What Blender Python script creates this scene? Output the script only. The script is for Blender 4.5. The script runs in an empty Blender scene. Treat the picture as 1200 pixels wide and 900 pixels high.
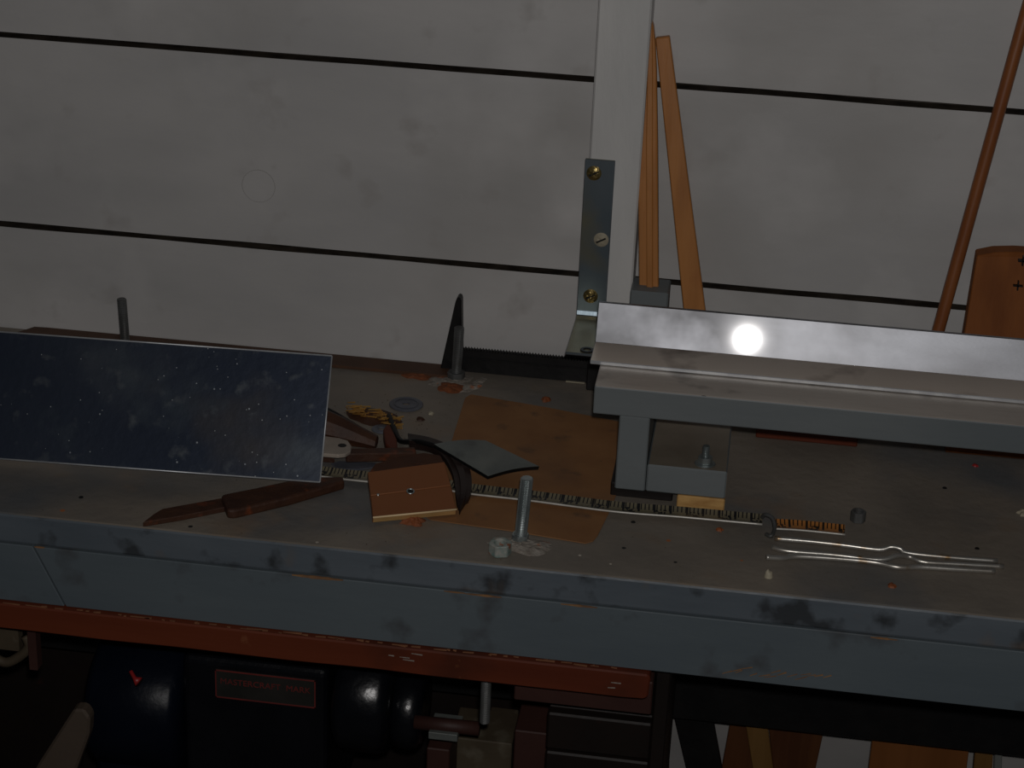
import bpy, bmesh, math, random
from mathutils import Vector, Matrix, noise
random.seed(7)
S = bpy.context.scene
COL = S.collection

# ------------------------------------------------------------------ camera
AX = Vector((0.993483, 0.0, 0.0))
F = 2300.0                                  # focal length in pixels of the 1200 px wide frame
HV, NV = (-20200.0, -1900.0), (-227.2277, 5200.0)
cx_ = lambda u, v: Vector((u, -v, -F))
WX = (-cx_(*HV)).normalized(); WZ = (-cx_(*NV)).normalized(); WY = WZ.cross(WX)
RM = Matrix((WX, WY, WZ))                   # camera -> world
CAM = Vector((0.153, -1.2818, 0.72))
cam = bpy.data.objects.new('camera', bpy.data.cameras.new('camera'))
COL.objects.link(cam)
cam.matrix_world = Matrix.Translation(CAM) @ RM.to_4x4()
cam.data.sensor_width = 36; cam.data.lens = 36 * F / 1200
cam.data.clip_start = 0.05; cam.data.clip_end = 30
S.camera = cam

# ------------------------------------------------------------------ world, flash, exposure
w = bpy.data.worlds.new('dark_workshop'); S.world = w; w.use_nodes = True
w.node_tree.nodes['Background'].inputs[0].default_value = (0.55, 0.68, 1.0, 1)
w.node_tree.nodes['Background'].inputs[1].default_value = 0.004
fl = bpy.data.lights.new('camera_flash', 'POINT')
fl.energy = 23.0; fl.color = (1.0, 0.965, 0.94); fl.shadow_soft_size = 0.012
flo = bpy.data.objects.new('camera_flash', fl); COL.objects.link(flo)
flo.location = CAM + Vector((0.012, 0.0, 0.045))
S.view_settings.view_transform = 'Standard'; S.view_settings.look = 'None'
S.view_settings.exposure = 0.0; S.view_settings.gamma = 1.0
S.view_settings.use_curve_mapping = False

# ------------------------------------------------------------------ measuring helpers (photo pixel -> point on a real plane)
def ray(px, py): return RM @ Vector((px - 600, -(py - 450), -F))
def oz(px, py, z=0.0):
    r = ray(px, py); return CAM + r * ((z - CAM.z) / r.z)
def oy(px, py, y):
    r = ray(px, py); return CAM + r * ((y - CAM.y) / r.y)
def opl(px, py, p, n):
    r = ray(px, py); return CAM + r * ((p - CAM).dot(n) / r.dot(n))

# ------------------------------------------------------------------ materials
def mat(name, c1, c2=None, scale=20, stretch=(1, 1, 1), rough=.6, metal=0, bump=.1, bscale=120, detail=6,
        specks=(), spec=.4, lo=.35, hi=.65, mott=None, aniso=0, k=1, coat=0, coatr=.1):
    sc_ = lambda c: tuple(x * k for x in c)
    c1 = sc_(c1); c2 = sc_(c2) if c2 else None; mott = tuple((sc_(q[0]),) + tuple(q[1:]) for q in mott) if mott else None
    m = bpy.data.materials.new(name); m.use_nodes = True
    nt = m.node_tree; N = nt.nodes; L = nt.links; b = N['Principled BSDF']
    tc0 = N.new('ShaderNodeTexCoord'); oi = N.new('ShaderNodeObjectInfo'); va = N.new('ShaderNodeVectorMath')   # each piece gets its own patch of grain
    L.new(tc0.outputs['Object'], va.inputs[0]); L.new(oi.outputs['Location'], va.inputs[1])
    class tc: outputs = {'Object': va.outputs[0]}
    mp = N.new('ShaderNodeMapping'); mp.inputs['Scale'].default_value = stretch
    L.new(tc.outputs['Object'], mp.inputs[0])
    def nz(sc, det=detail, raw=False):
        n = N.new('ShaderNodeTexNoise'); n.inputs['Scale'].default_value = sc; n.inputs['Detail'].default_value = det
        L.new(tc.outputs['Object'] if raw else mp.outputs[0], n.inputs[0]); return n.outputs[0]
    def ramp(src, a, bb):
        r = N.new('ShaderNodeMapRange'); r.inputs[1].default_value = a; r.inputs[2].default_value = bb
        L.new(src, r.inputs[0]); return r.outputs[0]
    def mix(fac, a, bb):
        x = N.new('ShaderNodeMix'); x.data_type = 'RGBA'
        L.new(fac, x.inputs[0])
        for s, v in ((x.inputs[6], a), (x.inputs[7], bb)):
            if isinstance(v, tuple): s.default_value = (*v, 1)
            else: L.new(v, s)
        return x.outputs[2]
    c = mix(ramp(nz(scale), lo, hi), c1, c2 or c1)
    if mott:
        for (col, sc, a, bb) in mott: c = mix(ramp(nz(sc, 4, True), a, bb), c, col)
    for (col, sc, th) in specks:
        v = N.new('ShaderNodeTexVoronoi'); v.inputs['Scale'].default_value = sc
        L.new(tc.outputs['Object'], v.inputs[0])
        g = N.new('ShaderNodeMath'); g.operation = 'LESS_THAN'; g.inputs[1].default_value = th
        L.new(v.outputs['Distance'], g.inputs[0])
        r2 = N.new('ShaderNodeMath'); r2.operation = 'GREATER_THAN'; r2.inputs[1].default_value = .8
        sp = N.new('ShaderNodeSeparateColor'); L.new(v.outputs['Color'], sp.inputs[0]); L.new(sp.outputs[0], r2.inputs[0])
        mu = N.new('ShaderNodeMath'); mu.operation = 'MULTIPLY'; L.new(g.outputs[0], mu.inputs[0]); L.new(r2.outputs[0], mu.inputs[1])
        c = mix(mu.outputs[0], c, col)
    L.new(c, b.inputs['Base Color'])
    b.inputs['Roughness'].default_value = rough; b.inputs['Metallic'].default_value = metal
    b.inputs['Specular IOR Level'].default_value = spec
    b.inputs['Anisotropic'].default_value = aniso
    b.inputs['Coat Weight'].default_value = coat; b.inputs['Coat Roughness'].default_value = coatr
    if bump:
        bp = N.new('ShaderNodeBump'); bp.inputs['Strength'].default_value = bump; bp.inputs['Distance'].default_value = .002
        L.new(nz(bscale), bp.inputs['Height']); L.new(bp.outputs[0], b.inputs['Normal'])
    m['n'] = 1
    return m

M_wall = mat('white_wall_paint', (.46, .455, .45), (.53, .52, .51), 5, (1, 1, 2.5), .5, 0, .12, 45,
             specks=(((.16, .15, .14), 9, .02),), mott=(((.40, .39, .375), 3.5, .56, .72), ((.58, .57, .56), 9, .56, .8), ((.40, .385, .37), 24, .62, .8)))
M_knot = mat('faint_knot_line', (.33, .32, .31), (.42, .41, .40), 30)
M_walllow = mat('dimmed_wall_paint', (.26, .255, .25), (.32, .31, .30), 5, (1, 1, 2.5), .5, 0, .12, 45)  # darker wall colour standing in for the weaker light below the bench
M_post = mat('white_stud_paint', k=1.12, c1=(.50, .50, .49), c2=(.58, .575, .56), scale=8, stretch=(3, 1, .6), rough=.45, metal=0, bump=.3, bscale=70)
M_gap = mat('dark_gap', (.085, .068, .052), (.03, .024, .019), 40)
M_top = mat('worn_grey_benchtop', k=1.4, c1=(.125, .110, .092), c2=(.175, .150, .122), scale=9, stretch=(1, 1, 1), rough=.5, metal=0, bump=.35, bscale=90,
            specks=(((.02, .02, .02), 24, .045), ((.55, .5, .42), 40, .05), ((.4, .14, .05), 17, .035)),
            mott=(((.085, .088, .09), 6, .5, .68), ((.17, .12, .08), 11, .58, .75)))
M_blue = mat('blue_grey_paint', k=1.45, c1=(.062, .078, .090), c2=(.078, .095, .105), scale=12, stretch=(.3, 1, 1), rough=.45, metal=0, bump=.25, bscale=60,
             specks=(((.3, .28, .25), 30, .03),), mott=(((.05, .055, .06), 22, .58, .7),))
M_edge = mat('scuffed_blue_grey_edge', k=1.4, c1=(.060, .074, .088), c2=(.085, .10, .115), scale=16, stretch=(.3, 1, 1), rough=.42, metal=0, bump=.4, bscale=60,
             specks=(((.4, .36, .3), 45, .05), ((.03, .025, .02), 30, .06)), mott=(((.03, .034, .038), 26, .56, .66), ((.11, .085, .065), 14, .62, .78)))
M_edgewood = mat('rubbed_batten_edge', (.26, .11, .05), (.17, .065, .03), 60)
M_worn = mat('bare_worn_edge', (.32, .17, .07), (.17, .09, .05), 60)
M_jig = mat('jig_grey_paint', k=1.45, c1=(.088, .102, .108), c2=(.115, .128, .132), scale=10, stretch=(.4, 1, 1), rough=.5, metal=0, bump=.25, bscale=70, mott=(((.16, .17, .17), 18, .66, .72),))
M_jigtop = mat('dusty_jig_top', k=1.1, c1=(.15, .125, .095), c2=(.21, .18, .14), scale=14, stretch=(1, 1, 1), rough=.45, metal=0, bump=.2, bscale=80, mott=(((.12, .10, .04), 9, .6, .8),))
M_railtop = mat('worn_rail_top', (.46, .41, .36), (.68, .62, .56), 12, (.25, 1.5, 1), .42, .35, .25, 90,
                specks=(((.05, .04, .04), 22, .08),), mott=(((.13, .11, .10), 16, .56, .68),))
M_batten = mat('redbrown_batten', (.092, .019, .008), (.14, .031, .012), 14, (.12, 1, 1), .55, 0, .4, 40, spec=.25,
               specks=(((.35, .2, .11), 40, .035),), mott=(((.06, .016, .008), 9, .55, .7), ((.22, .08, .035), 40, .68, .78)))
M_brleg = mat('yellowed_zinc', (.34, .32, .22), (.26, .25, .18), 20, rough=.45, metal=.5)
M_glint = mat('brass_arris_glint', (.95, .75, .45), (.8, .6, .35), 30, rough=.5)
M_wood = mat('orange_pine', k=0.9, c1=(.42, .165, .038), c2=(.52, .215, .055), scale=14, stretch=(6, 6, .4), rough=.45, metal=0, bump=.15, bscale=60, mott=(((.36, .12, .03), 8, .55, .7),))
M_wood2 = mat('reddish_board', k=0.7, spec=.15, c1=(.27, .085, .022), c2=(.36, .12, .03), scale=10, stretch=(5, 5, .4), rough=.65, metal=0, bump=.15, bscale=60)
M_dowel = mat('brown_dowel', k=0.7, c1=(.30, .095, .03), c2=(.38, .13, .04), scale=20, stretch=(3, 3, .4), rough=.4, metal=0, bump=.1, bscale=60)
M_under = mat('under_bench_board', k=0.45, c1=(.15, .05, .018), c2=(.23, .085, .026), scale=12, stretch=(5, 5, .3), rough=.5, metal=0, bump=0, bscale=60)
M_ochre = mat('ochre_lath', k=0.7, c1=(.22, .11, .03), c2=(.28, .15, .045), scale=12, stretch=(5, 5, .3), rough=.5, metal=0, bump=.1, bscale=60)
M_shim = mat('fresh_pine', (.60, .36, .13), (.42, .22, .07), 60, (1, 1, 3), .5, 0, .2, 100)
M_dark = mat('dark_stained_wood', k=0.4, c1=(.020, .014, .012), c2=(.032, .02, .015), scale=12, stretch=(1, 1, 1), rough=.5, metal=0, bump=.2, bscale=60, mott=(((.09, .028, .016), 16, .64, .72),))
M_black = mat('black_iron', (.005, .005, .0055), (.009, .0085, .0085), 40, rough=.45, bump=.2)
M_gloss = mat('glossy_black_enamel', k=0.6, c1=(.006, .007, .010), c2=(.009, .010, .014), scale=30, rough=.28, bump=.5, bscale=60, spec=.5)
M_navy = mat('navy_enamel', spec=.15, k=0.45, c1=(.006, .010, .022), c2=(.009, .014, .028), scale=20, rough=.35, bump=.2)
M_brown = mat('brown_hardboard', k=0.6, c1=(.115, .052, .026), c2=(.150, .068, .034), scale=30, rough=.6, bump=.1)
M_card = mat('kraft_card', k=0.9, c1=(.27, .125, .048), c2=(.33, .16, .062), scale=25, rough=.75, bump=.1, specks=(((.06, .04, .03), 60, .06),),
             mott=(((.20, .105, .055), 9, .5, .7), ((.36, .15, .05), 14, .6, .74), ((.14, .08, .045), 34, .60, .74)))
M_steel = mat('dull_bolt_steel', (.15, .155, .155), (.10, .10, .095), 60, rough=.5, metal=.5, bump=.2)
M_zinc = mat('bright_zinc', (.42, .47, .47), (.30, .34, .34), 60, rough=.35, metal=.8, bump=.15)
M_brace = mat('galvanised_brace', k=0.8, c1=(.26, .33, .38), c2=(.34, .40, .44), scale=12, stretch=(1, 1, .5), rough=.34, metal=.85, bump=.1, bscale=80, mott=(((.42, .40, .28), 10, .6, .75),))
M_brass = mat('yellow_zinc_screw', (.52, .40, .16), (.38, .27, .1), 60, rough=.3, metal=.9, bump=.2)
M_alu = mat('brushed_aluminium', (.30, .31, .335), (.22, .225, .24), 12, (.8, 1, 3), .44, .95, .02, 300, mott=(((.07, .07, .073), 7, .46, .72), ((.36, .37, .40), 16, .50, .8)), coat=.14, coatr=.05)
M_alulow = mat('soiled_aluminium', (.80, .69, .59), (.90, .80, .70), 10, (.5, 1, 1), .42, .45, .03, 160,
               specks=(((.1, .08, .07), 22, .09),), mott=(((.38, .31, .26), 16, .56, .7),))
M_sheet = mat('scratched_galvanised', k=.88, c1=(.038, .052, .085), c2=(.052, .067, .10), scale=9, rough=.42, metal=.6, bump=.12, bscale=120,
              specks=(((.42, .46, .5), 130, .10), ((.32, .35, .4), 70, .05), ((.5, .53, .55), 210, .10)),
              mott=(((.10, .09, .085), 7, .56, .75), ((.09, .115, .14), 22, .56, .80), ((.16, .18, .20), 5, .60, .8), ((.15, .17, .19), 60, .6, .8)), spec=.5)
M_sheetedge = mat('bright_cut_edge', (.6, .63, .65), (.45, .47, .5), 60, rough=.4, metal=.5)
M_copper = mat('brown_bronze', k=1.4, c1=(.17, .062, .022), c2=(.20, .074, .027), scale=10, stretch=(.3, 1, 1), rough=.4, metal=.25, bump=.05, bscale=60)
M_gold = mat('polished_brass_edge', (.75, .48, .20), (.62, .38, .15), 30, rough=.35, metal=.5)
M_slate = mat('slate_grey_metal', (.135, .15, .145), (.19, .205, .19), 40, rough=.42, metal=.3, bump=.2, mott=(((.09, .095, .09), 30, .55, .65),))
M_disc = mat('blue_grey_disc', (.14, .15, .18), (.10, .105, .125), 60, rough=.4, metal=.3)
M_rubber = mat('dark_strap', (.014, .008, .007), (.026, .014, .011), 20, rough=.45, bump=.2)
M_rust = mat('rusty_brown', k=0.5, c1=(.085, .032, .016), c2=(.13, .05, .022), scale=40, rough=.6, bump=.6, mott=(((.30, .07, .02), 50, .6, .7),))
M_pale = mat('pale_metal', (.36, .31, .26), (.44, .38, .32), 40, rough=.45, metal=.2, bump=.1)
M_straw = mat('yellow_shavings', (.52, .30, .07), (.40, .20, .045), 60, rough=.6)
M_orange = mat('orange_chip', (.30, .085, .025), (.2, .06, .02), 90, rough=.6, bump=.5)
M_crust = mat('whitish_crust', (.34, .31, .27), (.22, .19, .16), 150, rough=.7, bump=.8, bscale=300, mott=(((.40, .13, .05), 70, .58, .66),))
M_crusto = mat('orange_crust', (.26, .075, .024), (.17, .055, .02), 150, rough=.7, bump=.8, bscale=300)
M_red = mat('red_paint', (.35, .02, .02), (.25, .02, .02), 90, rough=.4)
M_wire = mat('bright_wire', (.55, .54, .50), (.44, .41, .36), 50, rough=.33, metal=.75, bump=.1, mott=(((.36, .24, .13), 60, .58, .68),))
M_verd = mat('verdigris_nut', (.42, .42, .38), (.20, .30, .28), 160, rough=.5, metal=.25, bump=.6, mott=(((.32, .12, .06), 110, .6, .68),))
M_cream = mat('cream_scrap', (.42, .38, .28), (.34, .3, .22), 60)
M_tan = mat('mottled_tan', k=0.6, c1=(.13, .10, .06), c2=(.085, .06, .036), scale=20, rough=.7, mott=(((.2, .17, .12), 30, .58, .7),))
M_maroon = mat('dull_maroon', k=0.55, c1=(.07, .026, .02), c2=(.09, .035, .026), scale=20, rough=.6)
M_beige = mat('worn_beige', k=0.7, c1=(.115, .085, .062), c2=(.135, .10, .075), scale=10, rough=.6)
M_floor = mat('dark_floor', (.03, .028, .026), (.05, .045, .04), 4, rough=.8)
M_plate = mat('nameplate_black', (.02, .02, .018), (.03, .028, .025), 30, rough=.4)
M_plred = mat('nameplate_red', k=0.8, c1=(.22, .035, .03), c2=(.16, .03, .028), scale=60, rough=.4)
M_white = mat('tape_glint_white', (.62, .60, .55), (.5, .48, .43), 80, rough=.35, metal=.2)
M_greyg = mat('grey_strip', (.16, .17, .155), (.2, .2, .19), 20)

def tape_mat(name, base, base2, ink):
    m = bpy.data.materials.new(name); m.use_nodes = True
    nt = m.node_tree; N = nt.nodes; L = nt.links; b = N['Principled BSDF']
    uv = N.new('ShaderNodeUVMap'); sp = N.new('ShaderNodeSeparateXYZ'); L.new(uv.outputs[0], sp.inputs[0])
    def ma(op, a, bb=None, c=None):
        n = N.new('ShaderNodeMath'); n.operation = op
        for i, v in enumerate((a, bb, c)):
            if v is None: continue
            if isinstance(v, (int, float)): n.inputs[i].default_value = v
            else: L.new(v, n.inputs[i])
        return n.outputs[0]
    u, v = sp.outputs[0], sp.outputs[1]          # u in metres along the blade, v 0..1 across
    fine = ma('LESS_THAN', ma('FRACT', ma('MULTIPLY', u, 1 / .0032)), .30)
    fine = ma('MULTIPLY', fine, ma('GREATER_THAN', v, .62))
    mid = ma('LESS_THAN', ma('FRACT', ma('MULTIPLY', u, 1 / .0127)), .14)
    mid = ma('MULTIPLY', mid, ma('GREATER_THAN', v, .40))
    n1 = N.new('ShaderNodeTexNoise'); n1.inputs['Scale'].default_value = 1; n1.inputs['Detail'].default_value = 2
    cb = N.new('ShaderNodeCombineXYZ'); L.new(ma('MULTIPLY', u, 420), cb.inputs[0]); L.new(ma('MULTIPLY', v, 4), cb.inputs[1]); L.new(cb.outputs[0], n1.inputs[0])
    cell = ma('LESS_THAN', ma('FRACT', ma('MULTIPLY', u, 1 / .0254)), .42)
    dig = ma('MULTIPLY', ma('MULTIPLY', cell, ma('GREATER_THAN', n1.outputs[0], .50)),
             ma('MULTIPLY', ma('GREATER_THAN', v, .12), ma('LESS_THAN', v, .72)))
    ink_f = ma('MAXIMUM', ma('MAXIMUM', fine, mid), dig)
    n2 = N.new('ShaderNodeTexNoise'); n2.inputs['Scale'].default_value = 60; L.new(uv.outputs[0], n2.inputs[0])
    x0 = N.new('ShaderNodeMix'); x0.data_type = 'RGBA'; L.new(n2.outputs[0], x0.inputs[0]); x0.inputs[6].default_value = (*base, 1); x0.inputs[7].default_value = (*base2, 1)
    x = N.new('ShaderNodeMix'); x.data_type = 'RGBA'; L.new(ink_f, x.inputs[0]); L.new(x0.outputs[2], x.inputs[6]); x.inputs[7].default_value = (*ink, 1)
    L.new(x.outputs[2], b.inputs['Base Color']); b.inputs['Roughness'].default_value = .45
    return m
M_tape = tape_mat('tape_print', (.20, .18, .12), (.14, .115, .07), (.012, .012, .014))
M_tapeo = tape_mat('tape_orange_print', (.42, .12, .03), (.38, .20, .05), (.02, .015, .01))

# ------------------------------------------------------------------ object helpers
def meta(o, label=None, cat=None, group=None, kind=None):
    for k, v in (('label', label), ('category', cat), ('group', group), ('kind', kind)):
        if v: o[k] = v
    return o
def empty(name, loc, label=None, cat=None, group=None, kind=None):
    o = bpy.data.objects.new(name, None); COL.objects.link(o); o.location = loc; o.empty_display_size = .02
    o['wl'] = tuple(loc); return meta(o, label, cat, group, kind)
def wl(o): return Vector(o['wl'])
def mk(name, vs, fs, m, parent=None, smooth=False, bev=0, mats=None, seg=1, **kw):
    vs = [Vector(v) for v in vs]
    lo = Vector([min(v[i] for v in vs) for i in range(3)]); hi = Vector([max(v[i] for v in vs) for i in range(3)])
    org = Vector(((lo.x + hi.x) / 2, (lo.y + hi.y) / 2, lo.z))
    me = bpy.data.meshes.new(name); me.from_pydata([v - org for v in vs], [], fs)
    bm = bmesh.new(); bm.from_mesh(me)
    bmesh.ops.recalc_face_normals(bm, faces=bm.faces)
    if bev: bmesh.ops.bevel(bm, geom=bm.edges[:], offset=bev, segments=seg, affect='EDGES', clamp_overlap=True, profile=.5)
    bm.to_mesh(me); bm.free()
    me.materials.append(m)
    for mm in mats or []: me.materials.append(mm)
    if smooth:
        for p in me.polygons: p.use_smooth = True
    o = bpy.data.objects.new(name, me); COL.objects.link(o)
    o['wl'] = tuple(org)
    if parent: o.parent = parent; o.location = org - wl(parent)
    else: o.location = org
    return meta(o, **kw)
def topmat(o, i=1, th=.8):
    for p in o.data.polygons:
        if p.normal.z > th: p.material_index = i
    return o
BF = [(0, 1, 2, 3), (4, 7, 6, 5), (0, 4, 5, 1), (1, 5, 6, 2), (2, 6, 7, 3), (3, 7, 4, 0)]
def box(name, x0, x1, y0, y1, z0, z1, m, parent=None, bev=.001, **kw):
    vs = [(x0, y0, z0), (x1, y0, z0), (x1, y1, z0), (x0, y1, z0), (x0, y0, z1), (x1, y0, z1), (x1, y1, z1), (x0, y1, z1)]
    return mk(name, vs, BF, m, parent, bev=bev, **kw)
def prism(name, pts, ext, m, parent=None, bev=.0004, **kw):
    """polygon pts (3D) extruded by vector ext"""
    n = len(pts); pts = [Vector(p) for p in pts]; ext = Vector(ext)
    vs = pts + [p + ext for p in pts]
    fs = [tuple(range(n)), tuple(range(2 * n - 1, n - 1, -1))] + [(i, (i + 1) % n, n + (i + 1) % n, n + i) for i in range(n)]
    return mk(name, vs, fs, m, parent, bev=bev, **kw)
def tube(name, pts, r, m, parent=None, sides=12, rs=None, smooth=True, **kw):
    pts = [Vector(p) for p in pts]; vs = []; fs = []
    n0 = None
    for i, p in enumerate(pts):
        t = (pts[min(i + 1, len(pts) - 1)] - pts[max(i - 1, 0)]).normalized()
        if n0 is None: n0 = t.orthogonal().normalized()
        n0 = (n0 - t * n0.dot(t)).normalized(); b = t.cross(n0)
        rr = rs[i] if rs else r
        for k in range(sides):
            a = 2 * math.pi * k / sides; vs.append(p + (n0 * math.cos(a) + b * math.sin(a)) * rr)
    for i in range(len(pts) - 1):
        for k in range(sides):
            fs.append((i * sides + k, i * sides + (k + 1) % sides, (i + 1) * sides + (k + 1) % sides, (i + 1) * sides + k))
    fs.append(tuple(range(sides - 1, -1, -1))); q = (len(pts) - 1) * sides; fs.append(tuple(range(q, q + sides)))
    return mk(name, vs, fs, m, parent, smooth=smooth, **kw)
def smoothpath(pts, n=6):
    pts = [Vector(p) for p in pts]; out = []
    for i in range(len(pts) - 1):
        p0 = pts[max(i - 1, 0)]; p1 = pts[i]; p2 = pts[i + 1]; p3 = pts[min(i + 2, len(pts) - 1)]
        for k in range(n):
            t = k / n
            out.append(.5 * ((2 * p1) + (p2 - p0) * t + (2 * p0 - 5 * p1 + 4 * p2 - p3) * t * t + (3 * p1 - p0 - 3 * p2 + p3) * t ** 3))
    out.append(pts[-1]); return out
def thread(name, base, r, h, m, parent=None, pitch=.0015, lean=(0, 0), **kw):
    sides = 18; nz = int(h / pitch * 5); vs = []; fs = []
    for i in range(nz + 1):
        z = h * i / nz
        for k in range(sides):
            ph = (z / pitch - k / sides) % 1; rr = r - .00075 * abs(2 * ph - 1) * 1.1
            if i == nz: rr = r * .8
            a = 2 * math.pi * k / sides
            vs.append(Vector(base) + Vector((rr * math.cos(a) + lean[0] * z, rr * math.sin(a) + lean[1] * z, z)))
    for i in range(nz):
        for k in range(sides):
            fs.append((i * sides + k, i * sides + (k + 1) % sides, (i + 1) * sides + (k + 1) % sides, (i + 1) * sides + k))
    fs.append(tuple(range(sides))); fs.append(tuple(range(nz * sides, nz * sides + sides)))
    return mk(name, vs, fs, m, parent, **kw)
def ring(name, base, ro, ri, h, m, parent=None, sides=6, rot=0, axis=None, bev=.0004, smooth=False, **kw):
    """hex nut / washer with a real hole"""
    base = Vector(base); R = Matrix.Identity(3)
    if axis is not None: R = Vector((0, 0, 1)).rotation_difference(Vector(axis)).to_matrix()
    K = 24; vs = []
    def outer(a):
        if sides >= 24: return ro
        s = math.pi / sides; x = ((a - rot) % (2 * s)) - s
        return ro * math.cos(s) / math.cos(x)
    for z in (0, h):
        for k in range(K):
            a = 2 * math.pi * k / K
            for rr in (outer(a), ri): vs.append(base + R @ Vector((rr * math.cos(a), rr * math.sin(a), z)))
    fs = []
    for k in range(K):
        a, b_ = 2 * k, 2 * ((k + 1) % K); T = 2 * K
        fs += [(a, b_, b_ + T, a + T), (a + 1, a + 1 + T, b_ + 1 + T, b_ + 1), (a + T, b_ + T, b_ + 1 + T, a + 1 + T), (a, a + 1, b_ + 1, b_)]
    return mk(name, vs, fs, m, parent, bev=bev, smooth=smooth, **kw)
def cyl(name, a, b, r, m, parent=None, sides=24, ch=.0008, **kw):
    a, b = Vector(a), Vector(b); d = (b - a).normalized()
    return tube(name, [a, a + d * .00001, a + d * ch, b - d * ch, b - d * .00001, b], r, m, parent, sides=sides, rs=[r - ch, r - ch, r, r, r - ch, r - ch], smooth=False, **kw)
def lump(name, c, rx, ry, h, m, parent=None, seed=0, nr=6, ns=20, amp=.35, rot=0, dome=False, **kw):
    """irregular low mound lying on a surface"""
    vs = []; fs = []
    for i in range(nr + 1):
        t = i / nr
        for k in range(ns):
            a = 2 * math.pi * k / ns
            q = 1 + amp * noise.noise(Vector((math.cos(a) * 1.7 + seed, math.sin(a) * 1.7, seed * 1.3)))*1.6
            x, y = rx * t * q * math.cos(a), ry * t * q * math.sin(a)
            z = h * (math.sqrt(1 - t * t) if dome else 1 - t ** 2) * (1 + .6 * noise.noise(Vector((x * 400, y * 400, seed)))) if i < nr else 0
            xr = x * math.cos(rot) - y * math.sin(rot); yr = x * math.sin(rot) + y * math.cos(rot)
            vs.append((c[0] + xr, c[1] + yr, c[2] + z))
    for i in range(nr):
        for k in range(ns):
            fs.append((i * ns + k, i * ns + (k + 1) % ns, (i + 1) * ns + (k + 1) % ns, (i + 1) * ns + k))
    fs.append(tuple(range(nr * ns, nr * ns + ns)))
    return mk(name, vs, fs, m, parent, **kw)

# ================================================================== SETTING
WY_ = 0.36                                   # front of the wall boards
BD = WY_ - .002                              # back of the bench
g1 = oy(300, 63, WY_).z; g2 = oy(300, 288, WY_).z; SP = g1 - g2
wall = empty('wall_back', (0, WY_, -.9), kind='structure')
k = -3
zs = [g1 + SP * 2, g1 + SP, g1]
z = g1
edges = [g1 + SP * i for i in range(2, -7, -1)]
for i in range(len(edges) - 1):
    zt, zb = edges[i] - .0027, edges[i + 1] + .0027
    n = 60; vs = []; fs = []
    for j in range(n + 1):                   # edges of each board run slightly uneven
        x = -1.0 + 2.3 * j / n
        a = .0009 * noise.noise(Vector((x * 9, i, 0))); b = .0009 * noise.noise(Vector((x * 9, i, 5)))
        for (y, zz) in ((WY_, zb + b), (WY_ + .018, zb + b), (WY_ + .018, zt + a), (WY_, zt + a)): vs.append((x, y, zz))
    for j in range(n):
        for q in range(4): fs.append((j * 4 + q, j * 4 + (q + 1) % 4, j * 4 + 4 + (q + 1) % 4, j * 4 + 4 + q))
    fs += [(0, 1, 2, 3), (n * 4, n * 4 + 1, n * 4 + 2, n * 4 + 3)]
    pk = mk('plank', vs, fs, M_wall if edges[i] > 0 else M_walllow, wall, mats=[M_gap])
    for p_ in pk.data.polygons:
        if abs(p_.normal.z) > .9: p_.material_index = 1
box('wall_sheathing', -1.0, 1.3, WY_ + .018, WY_ + .03, -.9, edges[0], M_gap, wall, bev=0)
box('floor', -1.2, 1.5, -1.6, WY_ + .03, -.92, -.9, M_floor, bev=0, kind='structure')

PF = WY_ - .038                              # front of the stud
pl, pr = oy(690, 200, PF).x, oy(750.5, 200, PF).x
stud_top = 0.62; zbr = oy(697, 371, PF).z
# the painted lighter knot ring on the left board
kc = oy(303, 218, WY_)
ring('knot_ring', kc + Vector((0, .0004, 0)), .0155, .0149, .0006, M_knot, wall, sides=24, axis=(0, -1, 0), bev=0)
box('trim_1', pl, pr, PF, WY_, zbr - .004, stud_top, M_post, bev=.0015, kind='structure')

# ================================================================== WORKBENCH
XL, XR = -.75, .85
seam = oy(600, 700, 0).z; abot = oy(600, 768, 0).z
bench = empty('workbench', (0, 0, -.9), 'long grey painted workbench with worn dusty top and red-brown batten under its front edge', 'workbench')
n = 16
o = box('top_board', XL, XR, .0, BD, seam + .0006, 0, M_edge, bench, bev=.0022, mats=[M_top], seg=2)
topmat(o, 1, .9)
# apron in two lengths with a slanting joint
a0, a1 = oy(38, 643, 0).x, oy(76, 706, 0).x
AT = .038
prism('apron', [(XL, -.0005, seam), (a0, -.0005, seam), (a1 - .0004, -.0005, abot), (XL, -.0005, abot)], (0, AT, 0), M_blue, bench, bev=.0006)
prism('apron', [(a0 + .0014, -.0005, seam), (XR, -.0005, seam), (XR, -.0005, abot), (a1 + .0010, -.0005, abot)], (0, AT, 0), M_blue, bench, bev=.0006)
# bare wood showing where the paint has chipped along the arrises
def chip(px0, px1, py0, hpx, m=M_worn, seed=0):
    p0 = oy(px0, py0, -.0012); p1 = oy(px1, py0 + (px1 - px0) * .105, -.0012)
    n = 10; up = []; dn = []
    for i in range(n + 1):
        t = i / n; p = p0.lerp(p1, t); th = hpx / 1550 * (.25 + .75 * math.sin(math.pi * t)) * (.7 + .6 * random.random())
        up.append(p + Vector((0, 0, th * .5))); dn.append(p - Vector((0, 0, th * .5)))
    prism('paint_chip', up + dn[::-1], (0, .0010, 0), m, bench, bev=0)
chip(342, 402, 674, 4); chip(545, 588, 696, 2.2); chip(657, 700, 708, 2.4); chip(520, 545, 693, 1.6); chip(1020, 1052, 747, 2); chip(40, 52, 641, 2)
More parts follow.
